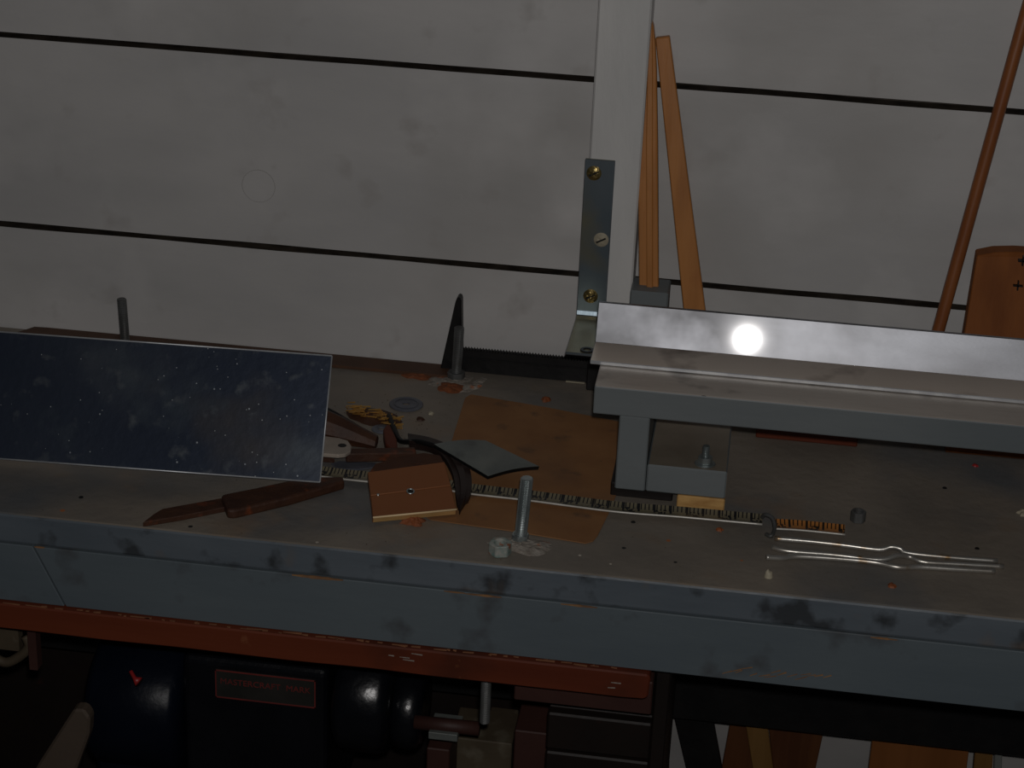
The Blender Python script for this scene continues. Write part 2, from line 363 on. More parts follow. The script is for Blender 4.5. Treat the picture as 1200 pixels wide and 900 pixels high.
# batten with a rounded right-hand end
bz1 = abot - .0006; bz0 = oy(560, 799, -.006).z
bx = oy(762, 800, -.006).x; v = []
for i in range(41):
    t = i / 40; x = XL + (bx - XL) * t
    v.append(x)
zb = lambda x: bz0 + .0011 * noise.noise(Vector((x * 14, 3, 1)))
pts = [(x, -.006, zb(x)) for x in v[:-1]] + [(bx - .004, -.006, bz0 + .0006), (bx - .001, -.006, bz0 + .003), (bx, -.006, bz1 - .003), (bx - .002, -.006, bz1)] + [(XL, -.006, bz1)]
prism('batten', pts, (0, .06, 0), M_batten, bench, bev=.0012)
def fleck(px, py, dx, dz, yf, par, m=M_worn, th=.0009):
    p0 = oy(px, py, yf); p1 = p0 + Vector((dx, 0, dz)); t_ = Vector((-dz, 0, dx)).normalized() * th / 2
    prism('paint_chip', [p0 - t_ * .4, p1 - t_, p1 + t_, p0 + t_ * .4], (0, .0012, 0), m, par, bev=0)
for i in range(15):
    px = 845 + i * 8.5 + random.uniform(-2, 2)
    fleck(px, 787 + (px - 845) * .1 + random.uniform(-6, 3), random.uniform(.005, .009), random.uniform(.002, .004), -.0011, bench, th=random.uniform(.0005, .0012))
for i in range(48):
    px = 10 + i * 15 + random.uniform(-9, 9); py = 711.5 + (px - 60) * .1075
    fleck(px, py + random.uniform(0, 1.5), random.choice((.002, .004, .006, .014)) * random.uniform(.6, 1.4), random.uniform(-.0006, .0004), -.0066, bench, m=M_edgewood, th=random.uniform(.0004, .0013))
for px, py in ((455, 768), (468, 770), (482, 766), (472, 773), (716, 800), (712, 806)):
    fleck(px, py, random.uniform(.004, .010), random.uniform(-.0005, .001), -.0066, bench, m=M_crust, th=.0008)
# frame under the top
box('rear_rail', XL, XR, .285, .325, oy(980, 863, .285).z, seam, M_black, bench, bev=.001)
for x in (-.70, .80): box('leg', x - .03, x + .03, .05, .11, -.9, abot, M_dark, bench, bev=.002)
for x in (-.70, .80): box('leg', x - .03, x + .03, .26, .285, -.9, seam, M_dark, bench, bev=.002)
# wide right leg under the end of the batten
lx0, lx1 = oy(765, 840, .03).x, oy(782, 840, .03).x
box('leg', lx0, lx1, .03, .28, -.9, abot, M_dark, bench, bev=.001)
# nails / screw plugs left in the top
for (px, py) in ((1107, 572), (700, 430), (742, 612), (95, 583), (1145, 643)):
    q = oz(px, py); cyl('nail_head', q + Vector((0, 0, -.0008)), q + Vector((0, 0, .0006)), .0019, M_black, bench, sides=10, ch=.0003)

# hardboard strip along the foot of the wall
zt = .002
p = [oz(44, 376, zt), oz(20, 390, zt), oz(40, 402, zt), oz(300, 424, zt), oz(516, 438, zt), oz(700, 452, zt)]
yb = WY_ - .0015
L0 = oz(46, 378, zt).x; L1 = oz(28, 392, zt).x; RX = oz(545, 440, zt).x
y0s = oz(510, 440, zt).y
prism('hardboard_strip', [(L0 + .012, yb, 0), (L0, yb - .001, 0), (L1 - .012, y0s, 0), (RX - .01, y0s, 0), (RX - .01, yb, 0)], (0, 0, .003), M_brown,
      label='dark brown hardboard strip lying on the bench along the foot of the wall', cat='board strip')

# ================================================================== CORNER BRACE
zb0 = oy(697, 371, PF).z; zt0 = oy(700, 186, PF).z
bxl, bxr = oy(683.5, 200, PF).x + .0015, oy(720.5, 200, PF).x
br = empty('corner_brace', ((bxl + bxr) / 2, PF, zb0), 'galvanised steel corner brace with screws, fixed upright on the white stud', 'bracket')
T = .0025; Y0 = PF - .0004
sec = [(Y0, zt0), (Y0 - T, zt0), (Y0 - T, zb0 + .006), (Y0 - T - .0015, zb0 + .002), (Y0 - T - .006, zb0), (Y0 - .085, zb0), (Y0 - .085, zb0 - T), (Y0 - .004, zb0 - T), (Y0 - .0008, zb0 - .0008), (Y0, zb0 + .003)]
prism('strap', [(bxl, y, z) for y, z in sec], (bxr - bxl, 0, 0), M_brace, br, bev=.0004, mats=[M_brleg])
topmat(bpy.data.objects['strap'], 1, .9)
for (px, py, c) in ((696, 203, M_brass), (704.5, 281, M_cream), (692, 347, M_brass)):
    q = oy(px, py, Y0 - T)
    s = lump('screw_head', (0, 0, 0), .0065, .0065, .0022, c, None, seed=px, amp=0, ns=20)
    s.parent = br; s.rotation_euler = (math.pi / 2, 0, 0); s.location = q - wl(br)
    cr = box('slot', -.0045, .0045, -.0007, .0007, .0016, .0026, M_black, None, bev=0)
    cr.parent = s; cr.rotation_euler = (0, 0, .5)
q = oz(688, 411, zb0)
s = ring('screw_head', q + Vector((0, 0, .0001)), .006, .003, .0012, M_black, br, sides=24)

# ================================================================== STICKS AGAINST THE WALL
def leaner(name, p_bl, p_br, p_tr, p_tl, yb, yt, th, m, label, cat, zbot=0.0, bev=.0008, group=None, top=None):
    """flat board leaning on the wall: pixel corners, y of bottom and of top front face; ends continue to zbot"""
    bl, br_ = oy(*p_bl, yb), oy(*p_br, yb); tr, tl = oy(*p_tr, yt), oy(*p_tl, yt)
    def down(a, b): # continue the line a(top)->b(bottom) to zbot
        d = b - a; return b + d * ((zbot - b.z) / d.z)
    bl2, br2 = down(tl, bl), down(tr, br_)
    pts = [bl2, br2, tr] + ([oy(*q, yt) for q in top] if top else []) + [tl]
    return prism(name, pts, (0, th, 0), m, bev=bev, label=label, cat=cat, group=group)
# grey block under the moulding
bzt = oy(757, 342, .30).z
xa, xb = oy(738, 350, .30).x, oy(783, 350, .30).x
box('wooden_block', xa, xb, .30, .335, 0, bzt, M_jig, bev=.0012, label='small grey painted wooden block standing behind the aluminium bar, under the moulded stick', cat='block')
# moulded stick: three ridges
st = empty('moulding_stick', oy(760, 340, .318), 'orange pine moulding stick with pointed top, left of the pair leaning on the wall', 'stick')
yb_, yt_ = .315, .34
def strip(name, left, right, yo, m):
    yy = lambda py: yb_ + (yt_ - yb_) * (342 - py) / 320 - yo
    q = [oy(x, y, yy(y)) for x, y in left] + [oy(x, y, yy(y)) for x, y in right[::-1]]
    prism(name, q, (0, .010, 0), m, st, bev=.0008)
strip('ridge', [(749, 341), (747.5, 170), (753, 84), (760.5, 29)], [(759.5, 341.5), (758.5, 170), (760, 84), (763, 27)], .000, M_wood)
strip('ridge', [(757.5, 341), (757, 170), (758.5, 84), (761.5, 25)], [(765, 341.5), (765, 170), (765, 84), (764.5, 27)], .0035, M_wood)
strip('ridge', [(764, 341.5), (764, 170), (763.5, 84), (763.5, 27)], [(771.5, 342), (770.5, 170), (769, 84), (767.5, 50), (765.5, 30)], .001, M_wood)
leaner('flat_lath', (801, 362), (826.5, 364), (784.5, 43), (768, 45), .325, .349, .007, M_wood,
       'flat orange pine lath leaning on the wall just right of the pointed moulded stick', 'stick')
# round dowel at right
pb, pt_ = oy(1100.5, 384, .32), oy(1200, 24, .352); d = pb - pt_
bot = pb + d * ((.003 - pb.z) / d.z); tp = pt_ - d * .25
tp.y = min(tp.y, WY_ - .0056); 
tube('dowel', [bot, pb, pt_, tp], .0054, M_dowel, sides=14, label='long thin brown dowel leaning on the wall at far right', cat='rod')
leaner('pine_board', (1130, 392), (1262, 402), (1262, 304), (1145, 300), .312, .335, .018, M_wood2,
       'wide reddish-brown pine board with curved top end behind the right end of the aluminium bar', 'board', top=[(1240, 300), (1215, 297), (1190, 295.5), (1165, 296)])
kb = bpy.data.objects['pine_board']; 
for (px, py) in ((1193, 335), (1199, 306)):
    yy = .327; q = oy(px, py, yy - .002)
    for dx, dz in ((.004, .0006), (.0006, .004)):
        box('nail_mark', q.x - dx, q.x + dx, q.y - .001, q.y + .004, q.z - dz, q.z + dz, M_black, kb, bev=0)

# ================================================================== GREY JIG WITH RAIL (fence)
sh = oz(820, 599.5, 0)                       # foot of the shim
YF = sh.y
zl = oy(830, 584, YF).z                      # underside of the foot block
jig = empty('wooden_fence_jig', (oy(725, 578, YF).x, YF, 0), 'grey painted wooden fence jig, long rail on an L-shaped leg and foot', 'jig')
x0 = oy(695.5, 470, YF).x; zrt = oy(820, 463.5, YF).z; zrb = oy(820, 496.5, YF).z
cY = oz(820, 413, zrt + .003).y; bY = oz(820, 435, zrt + .003).y
RB = cY + .03
topmat(box('rail', x0, .80, YF, RB, zrb, zrt, M_jig, jig, mats=[M_railtop], bev=.0012, seg=2), 1, .9)
lx0, lx1 = oy(721, 560, YF).x, oy(756.5, 560, YF).x
box('leg', lx0, lx1, YF + .0005, RB - .02, zl, zrb, M_jig, jig, bev=.001)
fx1 = oy(851, 570, YF).x; zft = oy(803, 549.5, YF).z
topmat(box('foot', lx1 + .0006, fx1, YF + .001, oz(830, 501, zft).y + .012, zl, zft, M_jig, jig, mats=[M_jigtop], bev=.0012), 1, .9)
box('leg', .60, .60 + (lx1 - lx0), YF + .0005, RB - .02, 0, zrb, M_jig, jig, bev=.001)
fb = oz(826, 544, zft)
ring('washer', fb + Vector((0, 0, .0001)), .0085, .003, .0012, M_zinc, jig, sides=24)
ring('nut', fb + Vector((0, 0, .0013)), .0062, .0028, .0058, M_zinc, jig, rot=.2)
thread('bolt', fb, .0030, .0165, M_zinc, jig, pitch=.001)
# shim
s0, s1 = oy(792.5, 595, YF).x, oy(848.5, 598, YF).x
box('wooden_shim', s0, s1, YF + .0002, YF + .07, 0, zl - .0002, M_shim, bev=.001, label='small pale pine shim wedged under the foot of the grey jig', cat='shim')
# thin second packing under the leg
box('packing_strip', lx0 - .004, s0 - .004, YF + .012, YF + .07, 0, zl - .0002, M_dark, bev=.001, label='dark packing strip under the upright leg of the grey jig, left of the pine shim', cat='shim')

# aluminium angle
azt = oy(820, 364.5, cY).z
xL1 = oy(700, 380, cY).x; xL2 = oz(690.5, 425, zrt).x
al = empty('aluminium_angle', (x0, bY, zrt), 'long shiny aluminium angle bar lying on the rail of the grey jig', 'metal bar')
TH = .0032; zB = zrt + .0004
xl = (xL1 + xL2) / 2
ln = (CAM.z + .0225 - (zB + .018)) / (cY - CAM.y); Ht = azt - zB - TH
r_ = ray(820, 364.5); P0 = Vector((0, cY, zB + TH)); nF = Vector((0, -1, ln)).normalized()
ptop = opl(820, 364.5, P0, nF)
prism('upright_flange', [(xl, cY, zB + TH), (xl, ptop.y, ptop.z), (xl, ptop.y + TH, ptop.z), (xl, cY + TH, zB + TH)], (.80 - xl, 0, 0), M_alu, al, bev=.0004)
topmat(box('flat_flange', xl, .80, bY, cY + TH, zB, zB + TH, M_sheetedge, al, bev=.0005, mats=[M_alulow]), 1, .9)

# red-brown block behind the jig
q0, q1 = oy(884, 520, .30).x, oy(1002, 520, .30).x
box('wooden_offcut', q0, q1, .27, .296, 0, .05, M_maroon if False else M_batten, bev=.001, label='red-brown wooden offcut on the bench behind the grey rail', cat='offcut')

# ================================================================== BLACK BAR CLAMP
cl_y = oz(620, 443, 0).y
bc = empty('bar_clamp', oz(620, 443, 0), 'black iron bar clamp with fine teeth along its top, behind the centre bolt', 'clamp')
ca, cb = oy(536, 410, cl_y), oy(694, 421, cl_y)
n = 46; vs = []
topz = (ca.z + cb.z) / 2
tp_pts = []
for i in range(n):
    x = ca.x + (cb.x - ca.x) * i / n; dx = (cb.x - ca.x) / n
    tp_pts += [(x, cl_y, topz - .0018), (x + dx * .5, cl_y, topz)]
prism('toothed_bar', tp_pts + [(cb.x, cl_y, topz - .0018), (cb.x, cl_y, .0005), (ca.x, cl_y, .0005)], (0, .007, 0), M_black, bc, bev=0)
# rib on the bar
box('rib', ca.x, cb.x, cl_y - .0012, cl_y + .001, topz * .60, topz * .66, M_black, bc, bev=.0003)
j = [oy(515, 449, cl_y - .003), oy(541, 449, cl_y - .003), oy(540.5, 352, cl_y - .003), oy(538.5, 348.5, cl_y - .003), oy(535.5, 349, cl_y - .003), oy(533.5, 354, cl_y - .003)]
for p_ in j[:2]: p_.z = .0002
prism('fixed_jaw', j, (0, .012, 0), M_black, bc, bev=.001)
sx0, sx1 = oy(688, 440, cl_y - .012).x, oy(703, 440, cl_y - .012).x
box('sliding_jaw', sx0, sx1, cl_y - .016, cl_y + .012, .0002, topz + .004, M_black, bc, bev=.001)

# ================================================================== UPRIGHT BOLTS
def bolt(px, py, r, ytop, label, nut_r, m=M_steel, lean=(0, 0)):
    b0 = oz(px, py); h = oy(px, ytop, b0.y).z
    e = empty('threaded_bolt', b0, label, 'bolt')
    thread('rod', b0, r, h, m, e, lean=lean)
    ring('nut', b0 + Vector((0, 0, .0002)), nut_r, r * .93, .0062, m, e, rot=.4)
    return b0
bl = bolt(148, 413, .0044, 350.5, 'dull steel bolt standing up behind the blue sheet, far left', .0085, lean=(-.04, 0))
bc0 = bolt(534.5, 443, .0047, 383, 'dull steel bolt standing in front of the black toothed bar, centre', .0088, lean=(.03, 0))
bf = bolt(609.5, 634, .0050, 559, 'bright threaded rod standing near the front edge of the bench', .0072, M_zinc, lean=(.055, 0))
# crusts around the bolts
def crust(name, px, py, rx, ry, h, m, seed, label, rot=0, z=0.0):
    lump(name, oz(px, py, z) + Vector((0, 0, .0001)), rx, ry, h, m, seed=seed, label=label, cat='residue', rot=rot)
crust('crust', 611, 640, .020, .013, .0030, M_crust, 3.1, 'whitish crust around the foot of the front threaded rod')
crust('crust', 524, 447, .020, .018, .0016, M_crust, 5.7, 'whitish crust around the foot of the centre bolt')
crust('crust', 527, 454.5, .013, .012, .0030, M_crusto, 8.3, 'orange rust patch just in front of the centre bolt')
crust('crust', 489, 441, .013, .008, .0020, M_crusto, 2.3, 'red-orange rust streak left of the centre bolt')
crust('crust', 553, 453, .007, .020, .0018, M_crust, 9.4, 'pale crust streak right of the centre bolt', rot=-.5)
# corroded loose nut
nb = oz(584.5, 653)
ring('hex_nut', nb + Vector((0, .006, .0003)), .0092, .0048, .0095, M_verd, rot=.3, bev=.0007, label='corroded green and white hex nut beside the front threaded rod', cat='nut')
# small hollow nut at right
sn = oz(1005, 613)
s_ = empty('hex_nut', sn, 'small dull grey nut lying alone right of the tape end', 'nut')
ring('nut_body', sn + Vector((0, .004, .0002)), .0066, .0034, .0085, M_steel, s_, rot=.1)

# ================================================================== KRAFT CARD
cz = .0010
cp = [(552, 462), (640, 477), (752, 499), (735, 545), (716, 596), (700, 628), (695, 634), (686, 636.5), (600, 622), (505, 609), (500, 606), (522, 540), (545, 466)]
prism('card_sheet', [oz(x, y, cz) for x, y in cp], (0, 0, -.0008), M_card, bev=.0002, label='brown kraft card sheet with rounded corners lying flat at the middle of the bench', cat='card')

# ================================================================== BLUE METAL SHEET
bl_, br2 = oz(-140, 527, .003), oz(375, 565, .012)
bl_ = Vector((br2.x - .62, br2.y + .002, .001))
bl_ = opl(-150, 526.5, br2, Vector((0, 1, 0)))
u = (br2 - bl_).normalized(); t = math.radians(57)
back = Vector((0, 1, 0)); upv = (back * math.cos(t) + Vector((0, 0, 1)) * math.sin(t)); nn = u.cross(upv).normalized()
tr = opl(389, 417, br2, nn); tl = opl(-150, 378, br2, nn)
sheet = prism('metal_sheet', [bl_, br2, tr, tl], -nn * .0012 if nn.y < 0 else nn * .0012, M_sheet, bev=0, mats=[M_sheetedge],
              label='long dark blue-grey scratched galvanised sheet propped up at left on the bench', cat='metal sheet')
for p_ in sheet.data.polygons:
    if p_.area < .002: p_.material_index = 1
for a_, b_ in ((bl_, br2), (br2, tr), (tr, tl)):
    tube('cut_edge', [a_, b_], .0007, M_sheetedge, sheet, sides=6)
# rusty chunk it leans on
mz = (br2.z + tr.z) / 2
pb1 = br2 + (tr - br2) * .5
bx0, bx1 = oz(150, 520).x, oz(446, 515).x
e = empty('rusty_block', (bx0, pb1.y, 0), 'dark rusty brown lump of iron propping the blue sheet from behind', 'scrap')
yy0 = oz(440, 523, .012).y
vs = []; fs = []; n = 14
for i in range(n + 1):
    tt = i / n; x = bx0 + (bx1 - bx0) * tt
    hh = .030 * (1 - .0 * tt) if tt < .8 else .030 - (tt - .8) / .2 * .020
    hh += .002 * noise.noise(Vector((i, 0, 2)))
    w_ = .014 if tt < .8 else .014 - .006 * (tt - .8) / .2
    cy = yy0 + .022
    for a in range(8):
        an = math.pi * 2 * a / 8
        vs.append((x, cy + w_ * math.cos(an) * (1 + .2 * noise.noise(Vector((i, a, 7)))), max(0.0002, hh * (.5 + .5 * math.sin(an)))))
for i in range(n):
    for a in range(8): fs.append((i * 8 + a, i * 8 + (a + 1) % 8, i * 8 + 8 + (a + 1) % 8, i * 8 + 8 + a))
fs += [tuple(range(8)), tuple(range(n * 8, n * 8 + 8))]
mk('body', vs, fs, M_rust, e)

# ================================================================== WOODEN HANDLED SCRIBER
h = .009
tool = empty('chisel', oz(262, 590), 'dark brown pointed chisel lying under the lower edge of the blue sheet', 'chisel')
prism('handle', [oz(x, y, h) for x, y in ((259, 581), (262, 578.5), (300, 571), (360, 558), (402, 558), (404, 563), (340, 582), (275, 597.5), (266, 597), (264, 592))], (0, 0, -h + .0006), M_rust, tool, bev=.0022, seg=2)
h2 = .005
prism('blade', [oz(x, y, h2) for x, y in ((167, 612), (180, 602), (190, 596), (262, 583), (265, 594), (210, 605))], (0, 0, -h2 + .0006), M_rust, tool, bev=.0006)
ringp = [oz(258, 588, .006), oz(266, 586, .006)]

# ================================================================== TAPE MEASURE BLADE
def ribbon(name, path_px, wpx, z, m, parent, th=.0003, bow=.0022):
    """path of the near edge in pixels; blade goes back wpx pixels; slightly dished"""
    near = smoothpath([oz(x, y, z) for x, y in path_px], 8); vs = []; uvs = []; L_ = 0
    K = 6
    for i, p in enumerate(near):
        if i: L_ += (p - near[i - 1]).length
        t_ = (near[min(i + 1, len(near) - 1)] - near[max(i - 1, 0)]).normalized(); nrm = Vector((-t_.y, t_.x, 0))
        for k in range(K + 1):
            v_ = k / K; vs.append(p + nrm * (wpx * v_) + Vector((0, 0, bow * ((2 * v_ - 1) ** 2)))); uvs.append((L_, v_))
    fs = []
    for i in range(len(near) - 1):
        for k in range(K): fs.append((i * (K + 1) + k, (i + 1) * (K + 1) + k, (i + 1) * (K + 1) + k + 1, i * (K + 1) + k + 1))
    o = mk(name, vs, fs, m, parent)
    lay = o.data.uv_layers.new(name='UVMap')
    for lp in o.data.loops: lay.data[lp.index].uv = uvs[lp.vertex_index]
    md = o.modifiers.new('thick', 'SOLIDIFY'); md.thickness = th
    return near
tz = .0022
tape = empty('tape_measure_blade', oz(640, 588), 'bent steel tape measure blade with black markings running across the bench front', 'tape measure')
near = ribbon('blade', [(330, 553), (378, 561), (432, 567), (500, 573), (550, 581), (620, 589), (720, 602), (800, 608.5), (893, 617)], .017, tz, M_tape, tape)
tube('edge_glint', [p + Vector((0, -.0006, .0022)) for p in near], .0009, M_white, tape, sides=6)  # white tube paints the glint along the blade's raised near edge
near2 = ribbon('tape_tip', [(906, 622), (940, 624), (990, 629)], .016, .0026, M_tapeo, tape)
tube('edge_glint', [p + Vector((0, -.0006, .0022)) for p in near2], .0009, M_white, tape, sides=6)
# hook
hp = [oz(893, 606, .004), oz(897, 603, .010), oz(905, 607, .010), oz(908, 618, .006), oz(904, 628, .004), oz(898, 626, .003)]
tube('end_hook', smoothpath(hp, 5), .0016, M_steel, tape, sides=8)

# ================================================================== WIRES
def wire(pp, label, r=.0021, z=None):
    tube('bent_wire', smoothpath([oz(x, y, r + .0003 + dz) for x, y, dz in pp], 6), r, M_wire, sides=10, label=label, cat='wire', group='bent wires at the right')
wire([(908, 631, 0), (950, 634.5, 0), (990, 639, 0), (1030, 644, 0), (1044, 641, .0025), (1055, 643, .0025), (1064, 648, 0), (1110, 653, 0), (1169, 657.5, 0)], 'bent silvery wire, farthest back of the three on the bench')
wire([(905, 641.5, 0), (925, 646, 0), (975, 650, 0), (1030, 656, 0), (1052, 651, .0025), (1066, 652.5, .001), (1082, 658.5, 0), (1120, 661, 0), (1176, 664, 0)], 'bent silvery wire, the middle one of the three on the bench')
wire([(898, 653, .001), (915, 654, 0), (935, 652, 0), (985, 655, 0), (1025, 659, 0), (1048, 664, 0), (1060, 665, 0), (1080, 664.5, 0), (1120, 667, 0), (1166, 669.5, 0)], 'bent silvery wire, nearest the bench edge of the three')
bd = oz(901, 672, .003)
bm = []; 
sph = lump('bead', (bd.x, bd.y, 0.0001), .0034, .0034, .0058, M_cream, seed=1, amp=0, dome=True, label='tiny pale bead below the left ends of the bent wires', cat='bead')

# ================================================================== BROWN METAL PLATE
f0, f1 = oz(437, 606, .0085), oz(535, 596.5, .0085)
u = (f1 - f0).normalized(); nh = Vector((-u.y, u.x, 0)); t = math.radians(14)
up = nh * math.cos(t) + Vector((0, 0, 1)) * math.sin(t); nn = u.cross(up).normalized()
P = lambda x, y: opl(x, y, f0, nn)
mp_ = empty('bronze_plate', oz(485, 600), 'square brown bronze plate with a centre hole and bright front edge', 'metal plate')
low = lambda x, y: P(x, y) + (P(485, 576) - P(485, 576)) 
A_, B_ = P(437, 606), P(535, 596.5); C_, D_ = P(521, 541), P(431, 553)
m0, m1 = P(434.3, 581), P(528.7, 569)
g = (m1 - m0).normalized() * 0
gap = up * .0004
body_n = prism('lower_leaf', [A_, B_, m1 - gap, m0 - gap], -nn * .006, M_copper, mp_, bev=.0005, mats=[M_gold])
prism('upper_leaf', [m0 + gap, m1 + gap, C_, D_], -nn * .006, M_copper, mp_, bev=.0005)
for p_ in body_n.data.polygons:
    if p_.normal.dot(-up) > .9: p_.material_index = 1
prism('rear_leaf', [P(x, y) - nn * .0022 for x, y in ((432, 552), (521, 540), (516, 531), (497, 528), (470, 532), (440, 541))], -nn * .004, M_rust, mp_, bev=.0003)
tube('bright_arris', [A_ - up * .0004, B_ - up * .0004], .0008, M_glint, mp_, sides=6)  # pale tube paints the glint on the front arris
hc = P(481, 576)
ring('hole_rim', hc + nn * .0001, .0034, .0022, .0006, M_zinc, mp_, sides=24, axis=nn)
cyl('rivet', hc - nn * .001, hc + nn * .0004, .0022, M_black, mp_, sides=14, ch=.0002)
rv = P(443, 580); cyl('rivet', rv - nn * .001, rv + nn * .0008, .0012, M_zinc, mp_, sides=10, ch=.0002)
lump('wood_chip', oz(483, 614, 0) + Vector((0, .003, .0002)), 
     .010, .007, .0045, M_crusto, seed=4, label='orange wood chip sticking out under the brown bronze plate', cat='chip')

# ================================================================== SLATE DIAMOND
cs = [((508.6, 520.5), .023), ((569, 516), .020), ((632, 546.5), .010), ((572, 558), .012)]
q = [oz(*p_, z_) for p_, z_ in cs]
n = 6; vs = []; fs = []
for i in range(n + 1):
    for k2 in range(n + 1):
        a_ = q[0].lerp(q[1], k2 / n); b_ = q[3].lerp(q[2], k2 / n); p_ = a_.lerp(b_, i / n)
        vs.append(p_ + Vector((0, 0, .002 * math.sin(math.pi * k2 / n))))
for i in range(n):
    for k2 in range(n): fs.append((i * (n + 1) + k2, i * (n + 1) + k2 + 1, (i + 1) * (n + 1) + k2 + 1, (i + 1) * (n + 1) + k2))
ds = mk('metal_scrap', vs, fs, M_slate, smooth=False, mats=[M_black], label='diamond-shaped slate-grey metal scrap resting over the card sheet', cat='scrap')
md = ds.modifiers.new('thick', 'SOLIDIFY'); md.thickness = .0030; md.offset = -1; md.material_offset_rim = 1; md.material_offset = 1

# ================================================================== CURLED STRAP
cs_ = empty('curled_strap', oz(530, 560), 'dark brown strap curled in layers behind the bronze plate', 'strap')
outer = [(478, 508), (505, 513), (530, 524), (546, 540), (552, 558), (551, 578), (540, 598)]
inner = [(480, 521), (502, 524), (518, 533), (527, 547), (532, 562), (534, 580), (537, 596)]
for k2 in range(3):
    h0 = (.008, .0105, .007)[k2]
    mixp = lambda t_: [(a[0] + (b[0] - a[0]) * t_, a[1] + (b[1] - a[1]) * t_) for a, b in zip(inner, outer)]
    e0, e1 = mixp(k2 / 3 + .02), mixp((k2 + 1) / 3 + .02)
    n_ = len(e0)
    hs_ = [.007, .009, .011, .012, .012, .010, .004]
    A2 = smoothpath([oz(*p_, h_ + (h0 - .008)) for p_, h_ in zip(e0, hs_)], 4); B2 = smoothpath([oz(*p_, h_ + (h0 - .008)) for p_, h_ in zip(e1, hs_)], 4)
    vs = []; fs = []
    for a_, b_ in zip(A2, B2):
        dn = Vector((0, 0, -.0045 if min(a_.z, b_.z) > .006 else -.0015))
        vs += [a_ + dn, b_ + dn, b_, a_]
    for i in range(len(A2) - 1):
        for a in range(4): fs.append((i * 4 + a, i * 4 + (a + 1) % 4, i * 4 + 4 + (a + 1) % 4, i * 4 + 4 + a))
    fs += [(0, 1, 2, 3), tuple(range(len(vs) - 4, len(vs)))]
    mk('layer', vs, fs, M_rubber, cs_)

# ================================================================== SMALL JUNK
def bar(name, a, b, wid, h, m, label, cat, z=0.0, bev=.001):
    A, B = oz(*a, z), oz(*b, z); d = (B - A).normalized(); s = Vector((-d.y, d.x, 0)) * wid / 2
    return prism(name, [A - s, B - s, B + s, A + s], (0, 0, h), m, bev=bev, label=label, cat=cat)
bar('wooden_stick', (405, 539), (487, 537), .011, .008, M_rust, 'short brown stick lying between the pale strap end and the bronze plate', 'stick', z=.003)
prism('metal_offcut', [oz(x, y, .0015) for x, y in ((388, 543), (398, 540), (440, 542), (446, 546), (420, 550), (396, 549))], (0, 0, -.0012), M_disc, bev=.0002, label='thin grey metal offcut lying in front of the short brown stick', cat='offcut')
# pale strap end with a hole
pe = empty('strap_end', oz(395, 530), 'pale metal strap end with rounded corner and hole, poking out from behind the blue sheet', 'metal strap')
zz = .014
pts = [oz(x, y, zz) for x, y in ((360, 508), (398, 513), (408, 516), (412, 522), (411, 528), (405, 532), (396, 533), (360, 530))]
prism('strap', pts, (0, 0, -.0035), M_pale, pe, bev=.0008)
hq = oz(401, 522, zz); cyl('hole', hq - Vector((0, 0, .002)), hq + Vector((0, 0, .00015)), .0036, M_black, pe, sides=16, ch=.0001)
prism('spacer', [oz(x, y, zz - .0036) for x, y in ((366, 512), (392, 516), (392, 530), (366, 528))], (0, 0, -(zz - .0040)), M_rust, pe, bev=.0005)
# shavings
vs = []; fs = []
c0 = oz(432, 490)
for i in range(70):
    t_ = random.random(); p_ = oz(404 + 62 * t_, 476 + 20 * t_ + random.uniform(-6, 6), .002 + random.random() * .004)
    a = random.gauss(-.35, .35); ln = random.uniform(.004, .012); d = Vector((math.cos(a), math.sin(a), random.uniform(-.1, .25))) * ln; s = Vector((-d.y, d.x, 0)).normalized() * random.uniform(.0004, .001)
    b0 = len(vs); vs += [p_ - s, p_ + s, p_ + d + s + Vector((0, 0, .001)), p_ + d - s + Vector((0, 0, .001)), p_ - Vector((0, 0, .0007)), p_ + d - Vector((0, 0, .0002))]
    fs += [(b0, b0 + 1, b0 + 2, b0 + 3), (b0, b0 + 3, b0 + 5, b0 + 4), (b0 + 1, b0 + 4, b0 + 5, b0 + 2)]
mk('wood_shavings', vs, fs, M_straw, kind='stuff', label='yellow wood shavings heaped right of the blue sheet', cat='shavings')
# under the shavings: flat rusty mound
lump('rust_flake', oz(436, 489) + Vector((0, 0, .0001)), .026, .016, .0032, M_rust, seed=6.1, rot=-.3, amp=.2, label='thin brown flake under the yellow shavings', cat='flake')
# washer-like disc
wq = oz(476, 475)
d_ = empty('metal_disc', wq, 'round blue-grey metal disc lying near the yellow shavings', 'disc')
ring('disc', wq + Vector((0, 0, .0002)), .0150, .0032, .0016, M_disc, d_, sides=24)
ring('raised_rim', wq + Vector((0, 0, .0018)), .0110, .0098, .0006, M_disc, d_, sides=24)
wq = oz(447, 504)
ring('small_washer', wq + Vector((0, 0, .0002)), .0085, .0028, .0014, M_disc, sides=24, label='small grey washer between the shavings and the red-brown wood wedge', cat='washer')
# red brown wedge and black strip
prism('wood_wedge', [oz(x, y, .0105) for x, y in ((449, 503), (452, 498), (457, 497), (465, 514), (466, 524), (459, 527), (452, 520))], (0, 0, -.010), M_orange if False else M_batten, bev=.001, label='small red-brown wood wedge standing left of the dark curled strap', cat='wedge')
tube('black_cable', smoothpath([oz(456, 487, .006), oz(462, 503, .004), oz(470, 517, .003), oz(490, 517, .010), oz(512, 524, .010), oz(522, 534, .005)], 5), .0024, M_black, sides=8, label='thin black cable bent from the wood wedge towards the grey scrap', cat='cable')
tube('iron_rod', [oz(372, 474, .012), oz(395, 486, .008), oz(428, 506, .004)], .0021, M_black, sides=8, label='thin dark iron rod sloping out from behind the blue sheet', cat='rod')
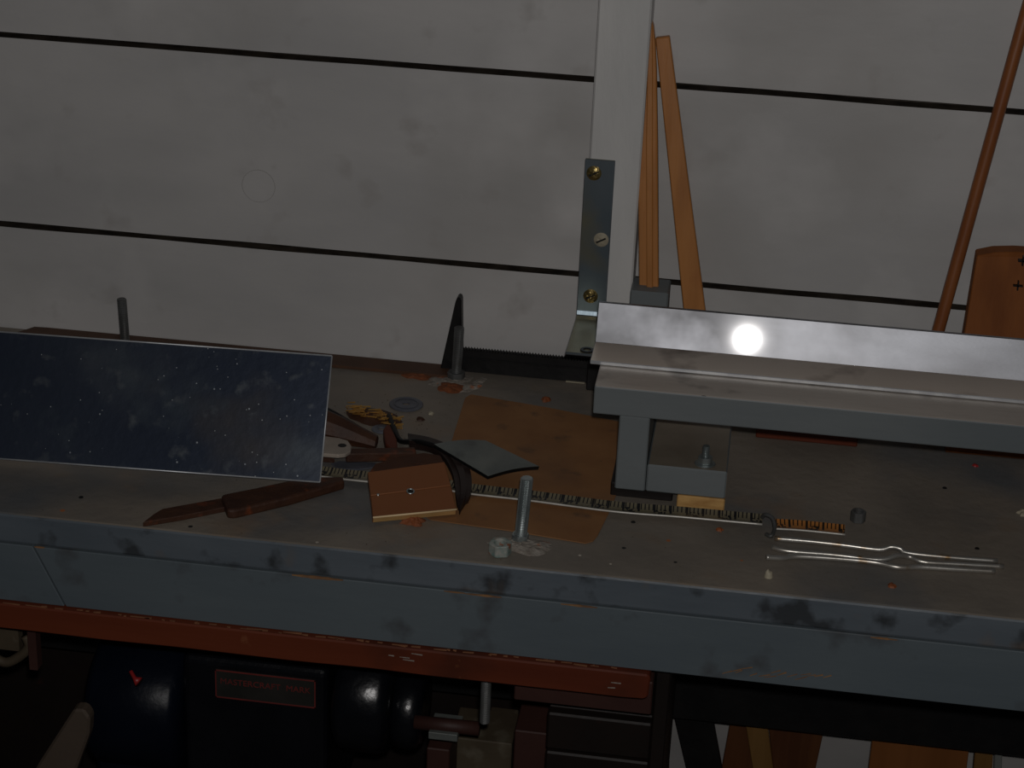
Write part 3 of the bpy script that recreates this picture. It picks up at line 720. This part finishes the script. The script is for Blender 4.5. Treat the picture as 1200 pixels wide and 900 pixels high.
# crumbs of odd colours
for (px, py, r, m, lab) in ((640, 469, .0046, M_orange, 'orange crumb on the bench right of the centre bolt'),
                            (1045, 687, .0035, M_orange, 'tiny orange crumb in front of the bent wires'),
                            (1143, 546, .0025, M_red, 'tiny red speck on the bench at right'),
                            (1199, 602, .0045, M_cream, 'small cream bead at the right end of the bench'),
                            (505, 485, .0028, M_cream, 'pale crumb right of the round metal disc'),
                            (843, 621, .0030, M_orange, 'tiny orange crumb in front of the tape below the shim'),
                            (442, 605, .0022, M_cream, 'pale crumb left of the bronze plate front'),
                            (493, 492, .0035, M_rust, 'dark rust crumb left of the card corner')):
    lump('crumb', oz(px, py) + Vector((0, 0, .0001)), r, r * 1.1, r * .6, m, seed=px, label=lab, cat='crumb', nr=5, ns=12, dome=True)
box('paper_scrap', oz(664, 444).x, oz(686, 447).x, oz(672, 449).y, oz(672, 439).y, .0002, .0012, M_cream, bev=.0002, label='small cream scrap below the black toothed bar', cat='scrap')
# loose dust and grit
vs = []; fs = []
for i in range(420):
    px, py = random.uniform(10, 1195), random.uniform(470, 690)
    if random.random() < .3: px, py = random.gauss(470, 50), random.gauss(500, 25)
    p_ = oz(px, py)
    if p_.y < .006 or p_.y > .34: continue
    r = random.uniform(.0002, .0007)
    b0 = len(vs); vs += [p_ + Vector((-r, -r * .6, 0.0001)), p_ + Vector((r, -r, 0.0001)), p_ + Vector((0, r, 0.0001)), p_ + Vector((0, 0, r * 1.3))]
    fs += [(b0, b0 + 1, b0 + 3), (b0 + 1, b0 + 2, b0 + 3), (b0 + 2, b0, b0 + 3), (b0, b0 + 2, b0 + 1)]
mk('sawdust', vs, fs, M_tan, kind='stuff', label='fine pale grit scattered over the bench top', cat='sawdust')

# ================================================================== UNDER THE BENCH
def under(name, xb, xt, y0, th, m, label, cat='board', ytop=845, ztop=None):
    """slanting board behind the rear rail; pixel x's at y=900 and at y=ytop"""
    b0, b1 = oy(xb[0], 900, y0), oy(xb[1], 900, y0); t0, t1 = oy(xt[0], ytop, y0), oy(xt[1], ytop, y0)
    def ext(a, b, z): d = b - a; return a + d * ((z - a.z) / d.z)
    zt_ = -.05 if ztop is None else ztop
    dm = ((b0 - t0) + (b1 - t1)) / 2; low = lambda p: p + dm * ((-.9 - p.z) / dm.z)      # below the frame the two edges run parallel
    high = lambda p: p - dm * ((zt_ - p.z) / -dm.z)
    pts = [low(b0), low(b1), b1, t1, high(t1), high(t0), t0, b0]
    return prism(name, pts, (0, th, 0), m, bev=.0008, label=label, cat=cat)
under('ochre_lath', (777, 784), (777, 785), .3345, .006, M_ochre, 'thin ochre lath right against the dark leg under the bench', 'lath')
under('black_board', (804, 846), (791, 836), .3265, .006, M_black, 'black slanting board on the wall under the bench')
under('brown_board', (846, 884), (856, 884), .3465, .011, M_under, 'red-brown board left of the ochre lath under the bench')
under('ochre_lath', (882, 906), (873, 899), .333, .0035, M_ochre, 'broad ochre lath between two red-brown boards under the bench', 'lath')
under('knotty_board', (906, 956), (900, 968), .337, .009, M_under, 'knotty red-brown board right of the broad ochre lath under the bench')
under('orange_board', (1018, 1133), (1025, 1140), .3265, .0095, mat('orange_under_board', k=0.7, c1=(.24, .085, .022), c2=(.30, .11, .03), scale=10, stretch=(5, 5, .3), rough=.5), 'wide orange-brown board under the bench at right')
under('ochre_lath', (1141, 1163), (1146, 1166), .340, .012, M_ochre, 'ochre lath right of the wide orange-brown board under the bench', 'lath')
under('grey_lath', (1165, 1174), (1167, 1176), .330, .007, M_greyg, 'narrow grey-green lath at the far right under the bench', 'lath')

# dark backboard added to give the black shade behind the machines
box('shadeboard', -.95, oy(772, 870, .30).x, .345, .3585, -.9, -.07, M_dark, bev=.001, label='dark stained backboard on the wall behind the motor and drawers', cat='board')
# drawer crate under batten end
cx0, cx1 = oy(640, 870, .05).x, oy(764, 870, .05).x
zc1 = oy(700, 842, .05).z; zc2 = oy(700, 884, .05).z
box('ledger', oy(602, 820, .02).x, lx0 + .0 if False else oy(764, 820, .02).x, .02, .06, oy(680, 829, .02).z, bz0 + .0, M_maroon, bench, bev=.001)
cr = empty('drawer_cabinet', (cx0, .05, -.9), 'dark stained wooden drawer box under the right end of the batten', 'cabinet')
box('carcass', cx0, cx1 - .001, .062, .27, -.9, zc1, M_dark, cr, bev=.001)
box('drawer_front', cx0, cx1 - .001, .05, .061, zc2, zc1, M_dark, cr, bev=.0015)
box('drawer_front', cx0, cx1 - .001, .05, .061, zc2 - .10, zc2 - .003, M_dark, cr, bev=.0015)

# hanging screw
hs = oy(568.5, 805, .02); he = oy(568, 846, .02)
hh = empty('hanging_bolt', he, 'steel bolt hanging down from the batten under the bench', 'bolt')
thread('shank', Vector((he.x, .02, he.z)), .0042, bz0 - he.z, M_steel, hh, pitch=.0015)
# tan panel and maroon box behind
def pbox(name, x0, x1, ytop, yf, d, m, zb, label, cat, parent=None, bev=.001, **kw):
    X0, X1 = oy(x0, ytop, yf).x, oy(x1, ytop, yf).x; z1 = oy((x0 + x1) / 2, ytop, yf).z
    return box(name, X0, X1, yf, yf + d, zb, z1, m, parent, bev=bev, label=label, cat=cat)
pbox('tan_box', 528, 600, 868, .17, .05, M_tan, -.9, 'mottled tan box under the bench left of the dark drawers', 'box')
pbox('tan_slab', 573, 606, 838, .225, .012, M_tan, -.9, 'narrow mottled tan slab standing behind the tan box', 'slab')
pbox('maroon_box', 603, 642, 858, .12, .045, M_maroon, -.9, 'dull maroon box against the dark drawer box', 'box')
pbox('maroon_case', 500, 527, 878, .12, .045, M_maroon, -.9, 'low dull maroon case right of the black motor', 'case')

# black motor
my = .11
mo = empty('electric_motor', oy(330, 900, my), 'black electric motor with red-framed nameplate and round housings under the bench', 'motor')
zc = oy(430, 858, my).z
def drum(name, xa, xb, yf, zc, r, m, parent, sides=40):
    X0, X1 = oy(xa, 850, yf).x, oy(xb, 850, yf).x; yc = yf + r
    L_ = X1 - X0; prof = [(0, r * .55), (.0001, r * .8), (.004, r * .94), (.010, r), (L_ - .010, r), (L_ - .004, r * .94), (L_ - .0001, r * .8), (L_, r * .55)]
    tube(name, [(X0 + a, yc, zc) for a, _ in prof], r, m, parent, sides=sides, rs=[b for _, b in prof])
drum('housing', 384, 452, .085, oy(430, 852, .085).z - .0, .050, M_gloss, mo)
drum('end_cap', 453, 491, .098, oy(470, 856, .098).z, .036, M_gloss, mo)
# body with nameplate
X0, X1 = oy(215, 840, my).x, oy(383, 840, my).x
zt_ = oy(300, 778, my).z
box('body', X0, X1, my, my + .13, zt_ - .17, zt_, M_gloss, mo, bev=.006, seg=3)
na, nb_, nc, nd = (oy(252, 786, my - .001), oy(370, 797, my - .001), oy(366, 829, my - .001), oy(254, 815, my - .001))
px0, px1 = na.x, nb_.x; pz1 = (oy(311, 790, my).z); pz0 = oy(311, 822.5, my).z
npl = box('nameplate', px0, px1, my - .0012, my + .001, pz0, pz1, M_plate, mo, bev=.0003)
fw = .0012
for (a, b, c, d) in ((px0, px1, pz0, pz0 + fw), (px0, px1, pz1 - fw, pz1), (px0, px0 + fw, pz0, pz1), (px1 - fw, px1, pz0, pz1)):
    box('frame_line', a, b, my - .0018, my - .001, c, d, M_plred, npl, bev=.0001)
tcv = bpy.data.curves.new('lettering', 'FONT'); tcv.body = 'MASTERCRAFT  MARK'; tcv.size = .0080; tcv.extrude = .0002; tcv.align_x = 'CENTER'
to = bpy.data.objects.new('tmp', tcv); COL.objects.link(to)
bpy.context.view_layer.update()
me = bpy.data.meshes.new_from_object(to.evaluated_get(bpy.context.evaluated_depsgraph_get()))
bpy.data.objects.remove(to)
to = bpy.data.objects.new('lettering', me); COL.objects.link(to); me.materials.clear(); me.materials.append(M_plred)
to.parent = npl; to.rotation_euler = (math.pi / 2, 0, 0); to.location = Vector(((px0 + px1) / 2, my - .0016, pz0 + (pz1 - pz0) * .52)) - wl(npl)
# shaft and lever
sa, sb = oy(486, 846, .10), oy(562, 854, .10)
tube('shaft', [sa, sb], .0062, M_maroon, mo, sides=14)
box('bearing_plate', oy(502, 860, .09).x, oy(536, 862, .09).x, .09, .12, oy(520, 868, .09).z, oy(520, 860, .09).z, M_slate, mo, bev=.0005)
# left navy housing, red lever
nv = empty('navy_housing', oy(140, 900, .10), 'dark navy rounded machine housing left of the motor under the bench', 'machine')
drum('drum', 92, 205, .095, oy(150, 850, .095).z - .01, .062, M_navy, nv)
box('body', oy(110, 850, .12).x, oy(200, 850, .12).x, .12, .22, -.40, oy(150, 850, .12).z, M_navy, nv, bev=.004)
tube('red_lever', [oy(153, 786, .09), oy(158, 795, .088), oy(163, 799, .086)], .0022, M_red, nv, sides=8, rs=[.0016, .002, .0045])
# stand supporting motor and housing
box('machine_stand', oy(92, 900, .1).x, oy(478, 900, .1).x, .09, .26, -.43, -.402, M_dark, label='dark board shelf carrying the motor and navy housing', cat='shelf', bev=.002)
for i, xx in enumerate((110, 470)):
    xq = oy(xx, 900, .1).x
    box('stand_support', xq - .02, xq + .02, .10, .25, -.9, -.43, M_dark, bpy.data.objects['machine_stand'], bev=.001)
# pale paddle
pts = [oy(x, y, .075) for x, y in ((86, 832), (98, 832), (105, 842), (104, 862), (90, 900), (70, 960), (10, 960), (45, 895))]
prism('wooden_paddle', pts, (0, .014, 0), M_beige, bev=.002, label='beige round-ended wooden paddle standing at lower left under the bench', cat='paddle')
d0 = oy(40, 960, .075)
# bits hanging at upper-left
lb = empty('hanging_bracket', oy(20, 750, .03), 'small brass-coloured bracket with wooden peg under the batten at left edge', 'bracket')
tube('brass_loop', smoothpath([oy(-15, 765, .03), oy(5, 776, .03), oy(22, 770, .03), oy(34, 757, .03), oy(30, 745, .03)], 5), .0042, M_tan, lb, sides=8)
box('peg', oy(36, 770, .03).x, oy(46, 770, .03).x, .025, .036, oy(41, 782, .03).z, bz0, M_maroon, lb, bev=.0006)
box('plate', oy(-20, 755, .04).x, oy(22, 755, .04).x, .04, .05, oy(5, 762, .04).z, bz0, M_tan, lb, bev=.0006)
lb2 = oy(41, 760, .03)

for m in bpy.data.materials:
    if 'n' in m: del m['n']
for o in bpy.data.objects:
    if 'wl' in o: del o['wl']
